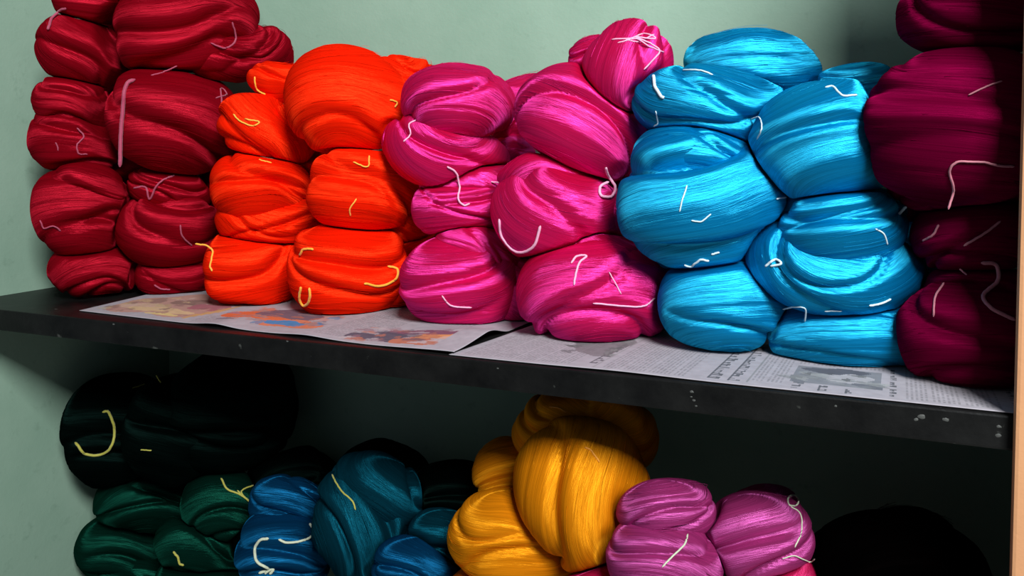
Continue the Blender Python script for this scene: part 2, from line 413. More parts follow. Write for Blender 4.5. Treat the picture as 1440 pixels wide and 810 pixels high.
# upper shelf: stacks of twisted skeins. Each coil: path (px, py, Y) and radii
U = dict(zmin=0.0035)
g = 'crimson skeins stacked by the mint side wall'
skein('crimson', 'crimson skein resting on the shelf, squashed lowest of the stack against the mint wall',
      [([(66, 376, .13), (130, 380, .125), (196, 372, .15)], [28, 34, 30]), ([(120, 392, .20), (200, 380, .24)], [24, 28])], g, p=4, **U)
skein('crimson', 'crimson skein with pale thread, just above the squashed lowest one by the mint wall',
      [([(48, 300, .12), (100, 298, .11), (172, 306, .15)], [50, 62, 54]), ([(70, 255, .12), (120, 262, .10), (170, 280, .13)], [22, 30, 28])], g, **U)
skein('crimson', 'crimson skein with a folded top, third from the shelf by the mint wall',
      [([(40, 190, .12), (95, 198, .11), (160, 210, .15)], [40, 46, 44]), ([(52, 150, .12), (95, 142, .10), (150, 165, .13)], [30, 36, 34])], g)
skein('crimson', 'crimson skein with slanting strands, fourth from the shelf by the mint wall',
      [([(52, 50, .12), (105, 68, .11), (172, 85, .15)], [36, 50, 40], dict(fa=-.4, folds=1))], g)
skein('crimson', 'crimson skein topmost in the stack against the mint wall',
      [([(80, -10, .14), (130, -8, .12), (190, 5, .16)], [40, 46, 34]), ([(100, -50, .15), (190, -40, .18)], [40, 36])], g)
g = 'crimson skeins stacked beside the orange yarn'
skein('crimson', 'crimson skein lowest of the stack beside the orange yarn, on the newspaper corner',
      [([(190, 384, .21), (245, 388, .20), (300, 384, .23)], [26, 30, 28])], g, p=4, **U)
skein('crimson', 'crimson skein with a rose thread knot, above the lowest beside the orange yarn',
      [([(172, 310, .22), (230, 322, .185), (300, 315, .23)], [40, 52, 46]), ([(180, 265, .21), (235, 262, .185), (295, 280, .22)], [26, 32, 30])], g)
skein('crimson', 'large crimson skein with a long rose cord down its side, beside the orange yarn',
      [([(164, 172, .21), (235, 168, .18), (326, 190, .24)], [62, 76, 62], dict(fa=-.25, bow=.25, folds=1))], g)
skein('crimson', 'crimson skein topmost beside the orange yarn, a fat roll sticking out of it',
      [([(174, 40, .22), (250, 40, .19), (345, 10, .26)], [70, 68, 56], dict(fa=-.3, bow=.4)), ([(270, 90, .21), (330, 78, .26), (400, 72, .34)], [26, 34, 36], dict(p=4)),
       ([(185, -40, .24), (260, -50, .22), (358, -20, .27)], [40, 50, 44])], g, tw=.4)

g = 'orange skeins stacked beside the crimson yarn'
skein('orange', 'orange skein lowest of the stack beside the crimson yarn, with a yellow thread',
      [([(292, 378, .20), (350, 376, .185), (414, 374, .21)], [50, 60, 50]), ([(395, 370, .26), (445, 372, .28)], [30, 30])], g, p=3.2, **U)
skein('orange', 'orange skein of two fat rolls, middle of the stack beside the crimson yarn',
      [([(300, 262, .20), (360, 262, .18), (432, 266, .22)], [42, 50, 38]), ([(302, 308, .20), (375, 314, .185), (444, 305, .23)], [30, 36, 34])], g, p=3)
skein('orange', 'orange skein topmost beside the crimson yarn, slanting strands under a small roll',
      [([(326, 140, .21), (362, 178, .185), (442, 212, .22)], [36, 50, 36]), ([(350, 105, .22), (392, 116, .20), (442, 118, .24)], [20, 30, 30], dict(p=3.5)),
       ([(390, 150, .19), (440, 190, .22)], [16, 26])], g, grow=1.0)
g = 'orange skeins stacked beside the pink yarn'
skein('orange', 'orange skein lowest of the stack beside the pink yarn, with curling yellow thread loops',
      [([(416, 378, .21), (480, 376, .18), (560, 380, .22)], [52, 64, 56]), ([(520, 405, .22), (580, 392, .26)], [36, 42])], g, p=3.2, **U)
skein('orange', 'orange skein in the middle of the stack beside the pink yarn',
      [([(440, 260, .21), (500, 266, .19), (578, 262, .23)], [48, 60, 50]), ([(540, 315, .25), (600, 318, .28)], [28, 30])], g, p=3)
skein('orange', 'large round orange skein topmost beside the pink yarn, strands gathered at one end',
      [([(412, 146, .24), (485, 144, .20), (582, 178, .18)], [70, 80, 50], dict(fa=.25, bow=.12, folds=1, fold_depth=.6)), ([(520, 105, .25), (570, 108, .28), (612, 110, .30)], [34, 32, 26])], g, grow=1.0, p=2.5)

g = 'pink skeins stacked beside the orange yarn'
skein('pink', 'pink skein lowest of the stack beside the orange yarn, folded with a dark cleft',
      [([(575, 396, .21), (640, 396, .18), (720, 400, .21)], [52, 62, 56]), ([(610, 350, .20), (665, 348, .18), (722, 375, .22)], [26, 30, 30]),
       ([(690, 415, .20), (756, 405, .25)], [44, 44])], g, p=3, **U)
skein('pink', 'short pink skein roll squeezed in the middle of the stack beside the orange yarn',
      [([(582, 292, .21), (650, 292, .19), (722, 290, .23)], [34, 38, 34]), ([(590, 250, .22), (650, 250, .20), (716, 252, .24)], [30, 36, 34])], g, p=4)
skein('pink', 'shiny pink skein topmost beside the orange yarn, one bulb folded over another',
      [([(572, 140, .22), (640, 142, .18), (718, 150, .23)], [44, 54, 46], dict(fa=-.1, bow=.6, folds=1, grow=1.0)), ([(550, 178, .22), (610, 218, .18), (712, 226, .23)], [34, 46, 40], dict(p=2.8, bow=-.4, fa=0, folds=1))], g)
skein('pink', 'pink skein pushed back towards the wall between the two pink stacks',
      [([(690, 190, .31), (730, 150, .31), (790, 130, .33)], [44, 42, 34], dict(grow=1.0)), ([(690, 238, .31), (755, 232, .30)], [40, 44])], g, p=3.2)
g = 'pink skeins stacked beside the turquoise yarn'
skein('pink', 'pink skein lowest of the stack beside the turquoise yarn, with pale threads across it',
      [([(736, 412, .19), (830, 408, .15), (946, 412, .20)], [54, 72, 58], dict(fa=.1, bow=.35)), ([(790, 355, .17), (850, 358, .15), (915, 380, .20)], [22, 30, 34])], g, p=3, **U)
skein('pink', 'pink skein with a hanging pale thread arc, second from the shelf beside the turquoise yarn',
      [([(702, 270, .20), (770, 300, .16), (880, 300, .20)], [40, 68, 46]), ([(700, 252, .19), (770, 245, .16), (850, 275, .18)], [20, 30, 24]),
       ([(810, 310, .18), (908, 300, .21)], [30, 38])], g, tw=.3)
skein('pink', 'large pink skein with slanting strands and a looped pale thread, below the tufted knob',
      [([(744, 130, .23), (815, 172, .18), (906, 225, .22)], [52, 74, 46], dict(fa=.1, bow=.3, folds=1, grow=1.04)), ([(840, 140, .20), (905, 190, .24)], [40, 46])], g, tw=.2, p=2.8)
skein('pink', 'small pink knob of yarn tied with tangled pale thread, topmost of the pink yarn',
      [([(905, 46, .21), (878, 96, .18), (856, 152, .20)], [48, 62, 40], dict(p=3)), ([(810, 90, .22), (830, 80, .20), (870, 70, .21)], [24, 30, 26])], g, grow=1.0)

g = 'turquoise skeins stacked beside the pink yarn'
skein('blue', 'turquoise skein lowest of the stack beside the pink yarn, on the newspaper',
      [([(946, 424, .18), (1015, 424, .145), (1094, 424, .18)], [54, 68, 56], dict(fa=.15, bow=.5, folds=1))], g, p=3.2, **U)
skein('blue', 'big shiny turquoise skein, deeply creased, in the middle of the stack beside the pink yarn',
      [([(894, 278, .19), (985, 282, .145), (1088, 266, .19)], [76, 96, 72], dict(fa=.35, bow=.25, folds=3)), ([(898, 222, .17), (975, 214, .125), (1066, 232, .165)], [34, 40, 34], dict(fa=-.1, folds=1)),
       ([(925, 345, .19), (1000, 350, .15), (1078, 335, .19)], [36, 40, 40])], g, p=3, tw=.2)
skein('blue', 'turquoise skein roll tied with thick white thread, sloping across the stack beside the pink yarn',
      [([(894, 142, .18), (990, 148, .145), (1104, 178, .19)], [38, 54, 50])], g, p=3.4, tw=.15)
skein('blue', 'turquoise skein set back near the wall, topmost above the sloping roll',
      [([(966, 84, .29), (1055, 90, .26), (1150, 104, .30)], [40, 56, 44], dict(fa=.3, folds=1, grow=1.0))], g, p=2.6)
g = 'turquoise skeins stacked beside the maroon yarn'
skein('blue', 'flat wide turquoise skein lowest of the stack beside the maroon yarn',
      [([(1087, 466, .17), (1195, 468, .13), (1308, 464, .17)], [42, 46, 42], dict(fa=0, bow=.1, folds=1, fold_depth=.7))], g, p=5, **U)
skein('blue', 'turquoise skein wound like a swirl round a bulb, beside the maroon yarn',
      [([(1066, 315, .17), (1110, 372, .13), (1190, 390, .12), (1290, 376, .17)], [44, 52, 52, 56]), ([(1106, 330, .16), (1178, 322, .115), (1262, 316, .16)], [40, 54, 46]),
       ([(1090, 290, .17), (1170, 284, .13), (1270, 300, .18)], [26, 26, 34])], g, p=3, tw=.2)
skein('blue', 'turquoise skein with rising strands above the swirled one, beside the maroon yarn',
      [([(1080, 218, .18), (1160, 200, .125), (1258, 200, .17)], [58, 76, 66], dict(fa=.42, bow=.2, folds=1))], g, p=2.8)
skein('blue', 'turquoise skein far back against the wall behind the maroon stack',
      [([(1132, 140, .28), (1210, 130, .25), (1284, 140, .28)], [34, 40, 38])], g, p=3, grow=1.0)
skein('blue', 'turquoise skein mostly hidden behind the swirled skein and the maroon stack',
      [([(1240, 350, .25), (1330, 355, .25)], [48, 50])], g, p=3)
skein('blue', 'dim turquoise skein on the shelf behind the flat wide one',
      [([(1200, 430, .29), (1330, 430, .29)], [44, 44])], g, p=3, **U)

g = 'maroon skeins stacked beside the peach post'
skein('maroon', 'maroon skein lowest of the stack beside the peach post, with a thick dusty thread',
      [([(1300, 462, .15), (1365, 470, .10), (1450, 470, .13)], [56, 68, 60]), ([(1310, 410, .14), (1375, 405, .105), (1450, 415, .13)], [32, 36, 34])], g, p=3.4, **U)
skein('maroon', 'narrow maroon skein second from the shelf beside the peach post',
      [([(1298, 332, .15), (1370, 330, .11), (1450, 326, .14)], [42, 54, 50])], g, p=3.4)
skein('maroon', 'large round maroon skein beside the peach post, with a crooked dusty thread',
      [([(1250, 180, .15), (1340, 180, .10), (1460, 184, .14)], [76, 104, 90], dict(fa=-.22, bow=.15, folds=4, fold_depth=.45)), ([(1256, 255, .15), (1345, 262, .11), (1450, 262, .14)], [34, 40, 38])], g, p=3, tw=.15)
skein('maroon', 'maroon skein topmost of the stack beside the peach post',
      [([(1277, 25, .15), (1360, 22, .10), (1460, 22, .14)], [44, 56, 52]), ([(1290, -25, .15), (1370, -30, .12), (1450, -30, .15)], [44, 50, 44])], g, p=3.2)

# the back row, showing only in the gaps between the stacks
g = 'skeins in the back row by the wall'
skein('crimson', 'crimson skein at the back in the gap between the two crimson stacks',
      [([(130, 205, .24), (180, 205, .235), (230, 215, .27)], [70, 74, 70]), ([(130, 325, .255), (230, 330, .26)], [64, 66]), ([(120, 70, .24), (230, 80, .26)], [74, 74])], g, n_strands=20, p=3.5, **U)
skein('crimson', 'crimson skein at the back in the gap between the crimson and orange yarn',
      [([(285, 245, .30), (340, 250, .31)], [70, 70]), ([(280, 350, .30), (340, 350, .31)], [60, 60])], g, n_strands=20, p=3.5, **U)
skein('orange', 'orange skein at the back in the gap between the two orange stacks',
      [([(395, 230, .31), (485, 230, .32)], [80, 80]), ([(415, 345, .34), (480, 345, .34)], [58, 58])], g, n_strands=20, p=3.5, **U)
skein('orange', 'orange skein at the back in the gap between the orange and pink yarn',
      [([(545, 230, .32), (600, 230, .33)], [60, 60]), ([(550, 360, .31), (610, 355, .32)], [70, 70])], g, n_strands=20, p=3.5, **U)
skein('pink', 'pink skein at the back in the gap between the two pink stacks, low down',
      [([(690, 310, .28), (770, 320, .29)], [60, 60]), ([(680, 400, .30), (790, 400, .30)], [56, 56])], g, n_strands=20, p=3.5, **U)
skein('pink', 'pink skein at the back in the gap between the pink and turquoise yarn',
      [([(870, 300, .29), (930, 300, .29)], [70, 70]), ([(800, 215, .29), (900, 205, .28)], [60, 70]), ([(880, 390, .28), (960, 390, .29)], [70, 70])], g, n_strands=20, p=3.5, **U)
skein('blue', 'turquoise skein at the back in the gap between the two turquoise stacks',
      [([(1040, 250, .27), (1120, 255, .28)], [90, 90]), ([(1050, 400, .27), (1130, 400, .28)], [70, 70])], g, n_strands=20, p=3.5, **U)
skein('maroon', 'maroon skein at the back in the gap beside the turquoise yarn',
      [([(1270, 240, .28), (1390, 240, .29)], [100, 100]), ([(1300, 80, .30), (1400, 80, .30)], [60, 60]), ([(1350, 400, .28), (1410, 400, .28)], [80, 80])], g, n_strands=20, p=3.5, **U)

# lower shelf: the dim heap
D = dict(zmax=-0.0325, zmin=LOW + 0.003)
g = 'dark green skeins heaped under the shelf'
skein('black', 'huge black-green skein bundle under the shelf by the mint wall',
      [([(96, 600, .23), (150, 600, .215), (215, 612, .25)], [58, 70, 60]), ([(180, 590, .24), (240, 600, .22), (310, 615, .26)], [50, 72, 60]),
       ([(232, 570, .29), (310, 575, .27), (404, 572, .31)], [60, 82, 70])], g, p=3, **D)
skein('green', 'dark green skein lying under the huge black-green bundle',
      [([(136, 706, .27), (200, 704, .235), (275, 712, .27)], [30, 36, 34])], g, p=3.5, **D)
skein('green', 'dark green skein with a tied olive thread, beside the azure yarn',
      [([(262, 715, .27), (315, 708, .24), (368, 720, .27)], [36, 48, 40])], g, p=3, tw=.4, **D)
skein('green', 'bottle green skein folded against the mint wall low in the heap',
      [([(120, 775, .27), (165, 768, .24), (226, 785, .26)], [36, 46, 40]), ([(130, 835, .26), (190, 830, .24), (250, 835, .27)], [40, 50, 40])], g, p=3, **D)
skein('green', 'bottle green skein crossing in the heap, with a yellow dab of thread',
      [([(220, 758, .24), (275, 764, .21), (342, 792, .25)], [32, 42, 32])], g, p=3, tw=.3, **D)
skein('green', 'green skein lowest in the heap below the yellow dabbed one',
      [([(215, 818, .235), (280, 830, .205), (345, 840, .24)], [30, 46, 40])], g, p=3, **D)
g = 'blue and teal skeins heaped under the shelf'
skein('black', 'black skein hump behind the azure yarn',
      [([(352, 680, .34), (410, 672, .31), (470, 685, .35)], [32, 40, 36]), ([(340, 760, .33), (410, 740, .30), (480, 750, .33)], [50, 60, 50])], g, p=3, **D)
skein('azure', 'azure blue skein tied with thick cream thread',
      [([(354, 708, .23), (400, 705, .20), (448, 718, .23)], [26, 32, 28]), ([(352, 775, .22), (395, 775, .19), (455, 785, .22)], [42, 54, 44]),
       ([(360, 850, .22), (455, 850, .22)], [44, 44])], g, p=3, **D)
skein('teal', 'large teal skein split by a cleft, beside the azure yarn',
      [([(472, 658, .23), (510, 730, .18), (535, 812, .20)], [36, 66, 56], dict(p=3)), ([(470, 665, .24), (535, 690, .19), (590, 728, .21)], [30, 46, 36])], g, tw=.2, **D)
skein('black', 'black skein hump behind the large teal skein',
      [([(478, 668, .31), (535, 662, .28), (600, 680, .31)], [30, 40, 34]), ([(470, 760, .31), (610, 760, .31)], [60, 60])], g, p=3, **D)
skein('black', 'round black skein between the teal and the amber yarn',
      [([(588, 700, .29), (640, 698, .26), (702, 710, .29)], [40, 48, 44]), ([(600, 790, .29), (700, 790, .29)], [50, 50])], g, p=3, **D)
skein('teal', 'dim teal skein beside the amber yarn',
      [([(575, 768, .21), (620, 762, .19), (668, 775, .22)], [30, 40, 38]), ([(590, 840, .22), (670, 840, .22)], [40, 40])], g, p=3, **D)
skein('azure', 'azure skein low in front of the dim teal one',
      [([(528, 800, .17), (578, 800, .145), (635, 812, .17)], [32, 42, 36])], g, p=3, **D)
g = 'amber skeins heaped under the shelf'
skein('amber', 'amber skein reaching up under the shelf, with a small knob at its side',
      [([(728, 610, .25), (815, 606, .21), (914, 620, .26)], [44, 50, 50]), ([(688, 668, .24), (712, 664, .22), (745, 660, .24)], [38, 46, 40], dict(p=2.6))], g, p=3, tw=.3, **D)
skein('amber', 'large shiny amber skein hanging down with upright strands',
      [([(850, 596, .20), (822, 690, .15), (838, 796, .16)], [60, 94, 40], dict(p=3.4, fa=.05, bow=.1, folds=1))], g, **D)
skein('amber', 'golden amber skein bulging out low beside the teal yarn',
      [([(638, 760, .18), (720, 756, .14), (822, 780, .16)], [46, 58, 44]), ([(720, 820, .15), (830, 830, .16)], [36, 36])], g, p=2.8, tw=.35, **D)
skein('burnt', 'burnt orange skein lowest under the golden amber one',
      [([(632, 858, .18), (710, 856, .145), (800, 860, .18)], [52, 66, 52])], g, p=3, **D)
g = 'mauve skeins heaped under the shelf'
skein('mauve', 'mauve skein with a dimpled roll on top, beside the amber yarn',
      [([(872, 722, .11), (930, 712, .085), (1000, 718, .12)], [30, 38, 36], dict(p=2.6)), ([(862, 790, .10), (930, 785, .08), (1008, 798, .11)], [46, 58, 46])], g, tw=.4, **D)
skein('mauve', 'mauve skein ending in a white thread loop, beside the black bundle',
      [([(994, 775, .15), (1060, 760, .13), (1128, 742, .18)], [46, 58, 42]), ([(1030, 722, .20), (1075, 710, .19), (1116, 716, .22)], [20, 22, 20])], g, p=3, tw=.2, **D)
skein('cherry', 'cherry pink skein low under the dimpled mauve one',
      [([(806, 860, .14), (880, 860, .11), (980, 870, .14)], [60, 70, 60]), ([(810, 960, .15), (985, 960, .15)], [60, 60])], g, p=3, **D)
skein('cherry', 'cherry pink skein with pale threads low beside the black bundle',
      [([(990, 860, .15), (1070, 840, .125), (1152, 815, .16)], [50, 62, 44]), ([(990, 960, .14), (1110, 950, .14)], [60, 60])], g, p=3, **D)
skein('soot', 'big black skein bundle standing alone under the shelf near the peach post',
      [([(1140, 830, .20), (1265, 808, .15), (1398, 840, .18)], [76, 90, 76], dict(folds=3)), ([(1215, 752, .17), (1275, 742, .15), (1340, 760, .18)], [24, 26, 26]), ([(1150, 800, .17), (1200, 775, .16), (1240, 770, .18)], [26, 30, 24]), ([(1170, 1000, .19), (1270, 1000, .16), (1400, 1010, .17)], [90, 120, 90])], 'black bundle', p=2.6, grow=1.0, **D)

build_skeins()

# ------------------------------------------------------------------ tie threads lying on the yarn
def tie(colour, pts, r=1.3):
    r *= 0.78
    hits = []
    for px, py in pts:
        d = ray(px, py); best = None
        for root, bv in COILS:
            h = bv.ray_cast(Vector(CAM), Vector(d).normalized())
            if h[0] is not None and (best is None or h[3] < best[1]): best = (root, h[3], np.array(h[0]))
        hits.append(best)
    ok = [h for h in hits if h]
    if not ok: return
    roots = [h[0] for h in ok]; root = max(roots, key=roots.count)
    near = [h for h in ok if h[0] is root]
    P = []
    last = near[0][2]
    for (px, py), h in zip(pts, hits):
        d = ray(px, py); dl = float((last - CAM) @ FW)
        if h is not None and abs(float((h[2] - CAM) @ FW) - dl) < 0.05: q = h[2]
        else: q = CAM + d * dl
        rad = r * mpp(q)
        last = q; P.append(q - d / np.linalg.norm(d) * rad * 0.9)
    n = max(12, 8 * len(P)); C = catmull(P, n)
    tr = np.random.default_rng(int(pts[0][0] * 7 + pts[0][1])); wob = np.convolve(tr.normal(0, 1, n + 6), np.ones(7) / 7, 'valid')
    for k in range(n): C[k] = C[k] + (RT * wob[k] + UP * wob[::-1][k]) * 0.9 * mpp(C[k])
    for k in range(n):                              # keep the thread outside the yarn between its given points
        e = C[k] - CAM; L_ = np.linalg.norm(e)
        for rt, bv in COILS:
            if True:
                h = bv.ray_cast(Vector(CAM), Vector(e / L_))
                if h[0] is not None and h[3] < L_ + r * mpp(C[k]) * 0.6 and (rt is root or h[3] > L_ - 0.02): C[k] = CAM + e / L_ * (h[3] - r * mpp(C[k]) * 0.6)
    rad = np.array([r * mpp(q) for q in C]); rad[0] *= 0.35; rad[-1] *= 0.35
    for k in range(9):                              # ease it off neighbouring skeins
        V, Fq = tube(C, rad, 7); tb = BVHTree.FromPolygons(V.tolist(), Fq.tolist())
        if not any(rt is not root and tb.overlap(bv) for rt, bv in COILS): break
        C = C - (C - CAM) / np.linalg.norm(C - CAM, axis=1)[:, None] * 0.0012
    mesh_obj('tie_thread', V, Fq, TIE[colour], root)

T_ = {
 'rose': [([(67,42),(72,28),(82,16),(93,12)],2.2), ([(108,180),(118,192),(108,204),(111,216),(123,217)],1.3), ([(56,309),(62,321),(75,318),(86,325)],1.3),
          ([(296,60),(316,67),(332,56),(327,31)],1.5), ([(190,112),(177,122),(171,170),(168,235)],3.6), ([(212,106),(230,101),(249,93)],1.3),
          ([(303,137),(319,132),(311,124),(313,147)],1.3), ([(187,264),(204,263),(210,280),(220,262),(232,252),(246,247)],1.6), ([(254,316),(257,332),(270,345)],1.3),
          ([(217,400),(226,406),(240,407)],1.4), ([(78,200),(82,212)],1.1)],
 'yellow': [([(358,107),(361,125),(374,133)],1.6), ([(328,160),(338,171),(356,177),(364,172),(344,167)],1.5), ([(274,343),(291,346),(299,354),(295,372),(298,382)],1.7),
          ([(364,224),(382,229)],1.2), ([(548,141),(558,144),(555,151)],1.5), ([(496,228),(517,234),(519,219)],1.4), ([(501,279),(492,294),(493,304)],1.3),
          ([(421,359),(428,350),(441,351)],2.2), ([(512,399),(535,402),(556,393),(559,379),(545,374)],2.2), ([(423,403),(421,421),(427,430),(435,424),(435,405)],2.4)],
 'pale': [([(584,169),(575,175),(577,189),(567,200)],1.4), ([(629,234),(641,243),(646,263),(644,280),(652,288),(661,286)],1.8), ([(621,416),(635,430),(663,433)],1.5),
          ([(690,256),(706,257)],1.2),
          ([(860,56),(888,53),(905,47),(922,53),(894,52),(916,61),(928,73),(905,98)],1.5), ([(868,60),(895,55),(915,66),(934,74)],1.3), ([(880,56),(900,58),(920,48)],1.3),
          ([(851,236),(857,249),(865,263),(860,276),(846,275),(844,262),(856,256)],2.6), ([(702,308),(706,334),(726,354),(749,348),(760,317)],2.6),
          ([(803,370),(811,360),(825,360),(814,371),(807,401)],2.0), ([(857,382),(874,413)],1.2), ([(834,426),(871,430),(905,430),(922,419)],1.6)],
 'white': [([(919,106),(921,120),(929,135),(934,137)],3.0), ([(922,156),(925,172),(919,178)],1.3), ([(960,98),(985,99),(1003,105)],1.6), ([(966,261),(960,280),(955,298)],1.4), ([(972,310),(987,311),(1000,301)],1.4),
          ([(962,373),(972,375),(984,366),(997,367)],2.0), ([(1000,358),(1012,355)],1.8), ([(1056,168),(1068,165),(1071,180),(1064,196)],1.4),
          ([(1160,122),(1172,122),(1185,134),(1206,134)],2.0), ([(1231,322),(1243,329),(1248,344)],1.5), ([(1076,375),(1090,365),(1098,371),(1083,374)],2.2),
          ([(1101,435),(1117,432),(1132,434),(1132,452)],1.5), ([(1222,430),(1238,427),(1253,421)],2.0), ([(1264,301),(1275,290)],2.6), ([(1160,438),(1184,437)],1.2), ([(1092,280),(1106,277)],1.6)],
 'dusty': [([(1362,133),(1382,124),(1410,114)],1.6), ([(1334,294),(1341,270),(1336,240),(1348,228),(1379,228),(1400,232),(1427,234)],2.2), ([(1355,346),(1379,332),(1407,311)],2.2),
          ([(1297,339),(1310,332),(1320,316)],2.0), ([(1379,370),(1401,373),(1403,394),(1383,415),(1393,432),(1427,451)],3.4), ([(1312,445),(1316,415),(1328,398)],1.8), ([(1350,378),(1360,386)],1.6)],
 'olive': [([(144,580),(153,581),(161,603),(157,627),(142,639),(120,638),(105,622)],2.4), ([(186,546),(204,540)],1.2), ([(198,633),(213,633)],1.2), ([(220,528),(226,538)],1.0),
          ([(311,672),(319,687),(337,695),(352,706)],1.7), ([(334,690),(345,700),(340,690),(356,682)],1.4), ([(244,776),(250,784),(252,792),(258,795)],2.0), ([(467,667),(480,690),(495,703),(500,717)],1.5)],
 'cream': [([(378,757),(365,760),(358,773),(362,791),(378,801),(364,806)],2.6), ([(391,758),(406,763),(432,758),(442,747),(436,737)],2.2), ([(372,806),(384,800),(380,808)],2.6),
          ([(1124,704),(1117,696),(1108,701),(1110,710),(1120,711),(1124,704)],1.6), ([(1112,712),(1125,722),(1128,745),(1118,770)],1.3), ([(968,751),(961,767),(931,797)],1.7), ([(1100,786),(1118,782),(1138,790),(1146,786)],1.1), ],
 'amber': [([(772,572),(786,574),(796,580)],1.3), ([(822,630),(832,634),(842,650)],1.6)],
}
for c_, L_ in T_.items():
    for p_, r_ in L_: tie(c_, p_, r_)


# ------------------------------------------------------------------ newspapers
def print_mat():
    mt, N, L, B = node_mat('newsprint')
    at_ = N.new('ShaderNodeAttribute'); at_.attribute_name = 'ink'
    tc = N.new('ShaderNodeTexCoord'); n = noise(N, L, tc.outputs['Object'], 90, 4)
    col = mix_rgb(N, L, 1.0, at_.outputs['Color'], ramp(N, L, n, [(0.3, (0.84, 0.84, 0.84)), (0.7, (1, 1, 1))]), 'MULTIPLY')
    L.new(col, B.inputs['Base Color']); B.inputs['Roughness'].default_value = 0.7; B.inputs['Specular IOR Level'].default_value = 0.2
    return mt
M_NEWS = print_mat()
PAPER_C = np.array([0.36, 0.33, 0.36])

def page(n, m, L, Wd, seed):                         # an inked sheet, n x m cells of L x Wd metres, as a colour grid
    rng = np.random.default_rng(seed); G = np.tile(PAPER_C, (n, m, 1)); dx, dy = L / n, Wd / m
    def blk(x0, x1, y0, y1, c, a=1.0):
        i0, i1, j0, j1 = [int(round(q)) for q in (x0 / dx, x1 / dx, y0 / dy, y1 / dy)]
        i0, j0 = max(i0, 0), max(j0, 0)
        G[i0:i1, j0:j1] = G[i0:i1, j0:j1] * (1 - a) + np.array(c) * a
    def ell(cx, cy, rx, ry, c, a=1.0, wob=0.15):
        x, y = np.meshgrid((np.arange(n) + 0.5) * dx, (np.arange(m) + 0.5) * dy, indexing='ij')
        an = np.arctan2((y - cy) / ry, (x - cx) / rx); q = np.hypot((x - cx) / rx, (y - cy) / ry) < 1 + wob * np.sin(3 * an + seed) + wob * 0.6 * np.sin(5 * an)
        G[q] = G[q] * (1 - a) + np.array(c) * a
    def text(x0, x1, y0, y1, pitch=0.0042, ink=0.10, a=0.42):   # lines run along y (into the shelf): columns of small print
        x = x0
        while x < x1 - pitch * 0.5:
            y = y0
            while y < y1:
                w_ = rng.uniform(0.004, 0.012); blk(x, x + pitch * 0.5, y, min(y + w_, y1), (ink, ink, ink * 1.03), a * rng.uniform(0.7, 1)); y += w_ + 0.0022
            x += pitch
    def head(x0, x1, y0, y1):                        # headline: strokes hung from a bar
        blk(x0, x0 + (x1 - x0) * 0.16, y0, y1, (0.09, 0.09, 0.10), 0.85); y = y0 + 0.001
        while y < y1:
            w_ = rng.uniform(0.0022, 0.0042); e = x0 + (x1 - x0) * rng.uniform(0.55, 1)
            blk(x0, e, y, y + w_, (0.09, 0.09, 0.10), 0.85)
            if rng.random() < 0.55: blk(e - 0.003, e, y, y + w_ + 0.003, (0.09, 0.09, 0.10), 0.85)
            y += w_ + rng.uniform(0.0022, 0.0045)
            if rng.random() < 0.2: y += 0.005
    return G, blk, ell, text, head

def sheet(name, label, corners, n, m, ink, lift, layers):
    """a folded newspaper: corners are front-left, front-right, back-right, back-left on the shelf; lift(s, t) is its height"""
    fl, fr, br, bl = [np.array([*c, 0.0]) for c in corners]
    s_, t_ = np.meshgrid(np.linspace(0, 1, n + 1), np.linspace(0, 1, m + 1), indexing='ij'); e = s_[..., None]; g_ = t_[..., None]
    P = (fl * (1 - e) + fr * e) * (1 - g_) + (bl * (1 - e) + br * e) * g_
    P[..., 2] = 0.0012 + lift(s_, t_)
    Lo = P.copy(); Lo[..., 2] -= 0.0007
    top = P.reshape(-1, 3); bot = Lo.reshape(-1, 3); k = (n + 1) * (m + 1)
    i = np.arange(n)[:, None]; j = np.arange(m)[None]; q = m + 1
    f = np.stack([i * q + j, (i + 1) * q + j, (i + 1) * q + j + 1, i * q + j + 1], -1).reshape(-1, 4)
    rim = [(a_, b_) for a_, b_ in zip(range(0, n * q, q), range(q, (n + 1) * q, q))]
    sides = [(b_, a_, a_ + k, b_ + k) for a_, b_ in rim] + [(a_ + m, b_ + m, b_ + m + k, a_ + m + k) for a_, b_ in rim]
    sides += [(a_, a_ + 1, a_ + 1 + k, a_ + k) for a_ in range(m)] + [(a_ + 1, a_, a_ + k, a_ + 1 + k) for a_ in range(n * q, n * q + m)]
    Fa = np.vstack([f, f[:, ::-1] + k, np.array(sides)])
    col = np.tile(np.array([*PAPER_C, 1.0]), (len(Fa), 1)); col[:n * m, :3] = ink.reshape(-1, 3)
    root = bpy.data.objects.new(name, None); COL.objects.link(root); root.location = (fl + br) / 2; bpy.context.view_layer.update()
    tag(root, label, 'newspaper')
    o = mesh_obj('page', np.vstack([top, bot]), Fa, M_NEWS, root, smooth=True)
    ca = o.data.color_attributes.new('ink', 'FLOAT_COLOR', 'CORNER'); ca.data.foreach_set('color', np.repeat(col, 4, axis=0).astype(np.float32).ravel())
    return root

sm = lambda x: np.clip(x, 0, 1) ** 2 * (3 - 2 * np.clip(x, 0, 1))
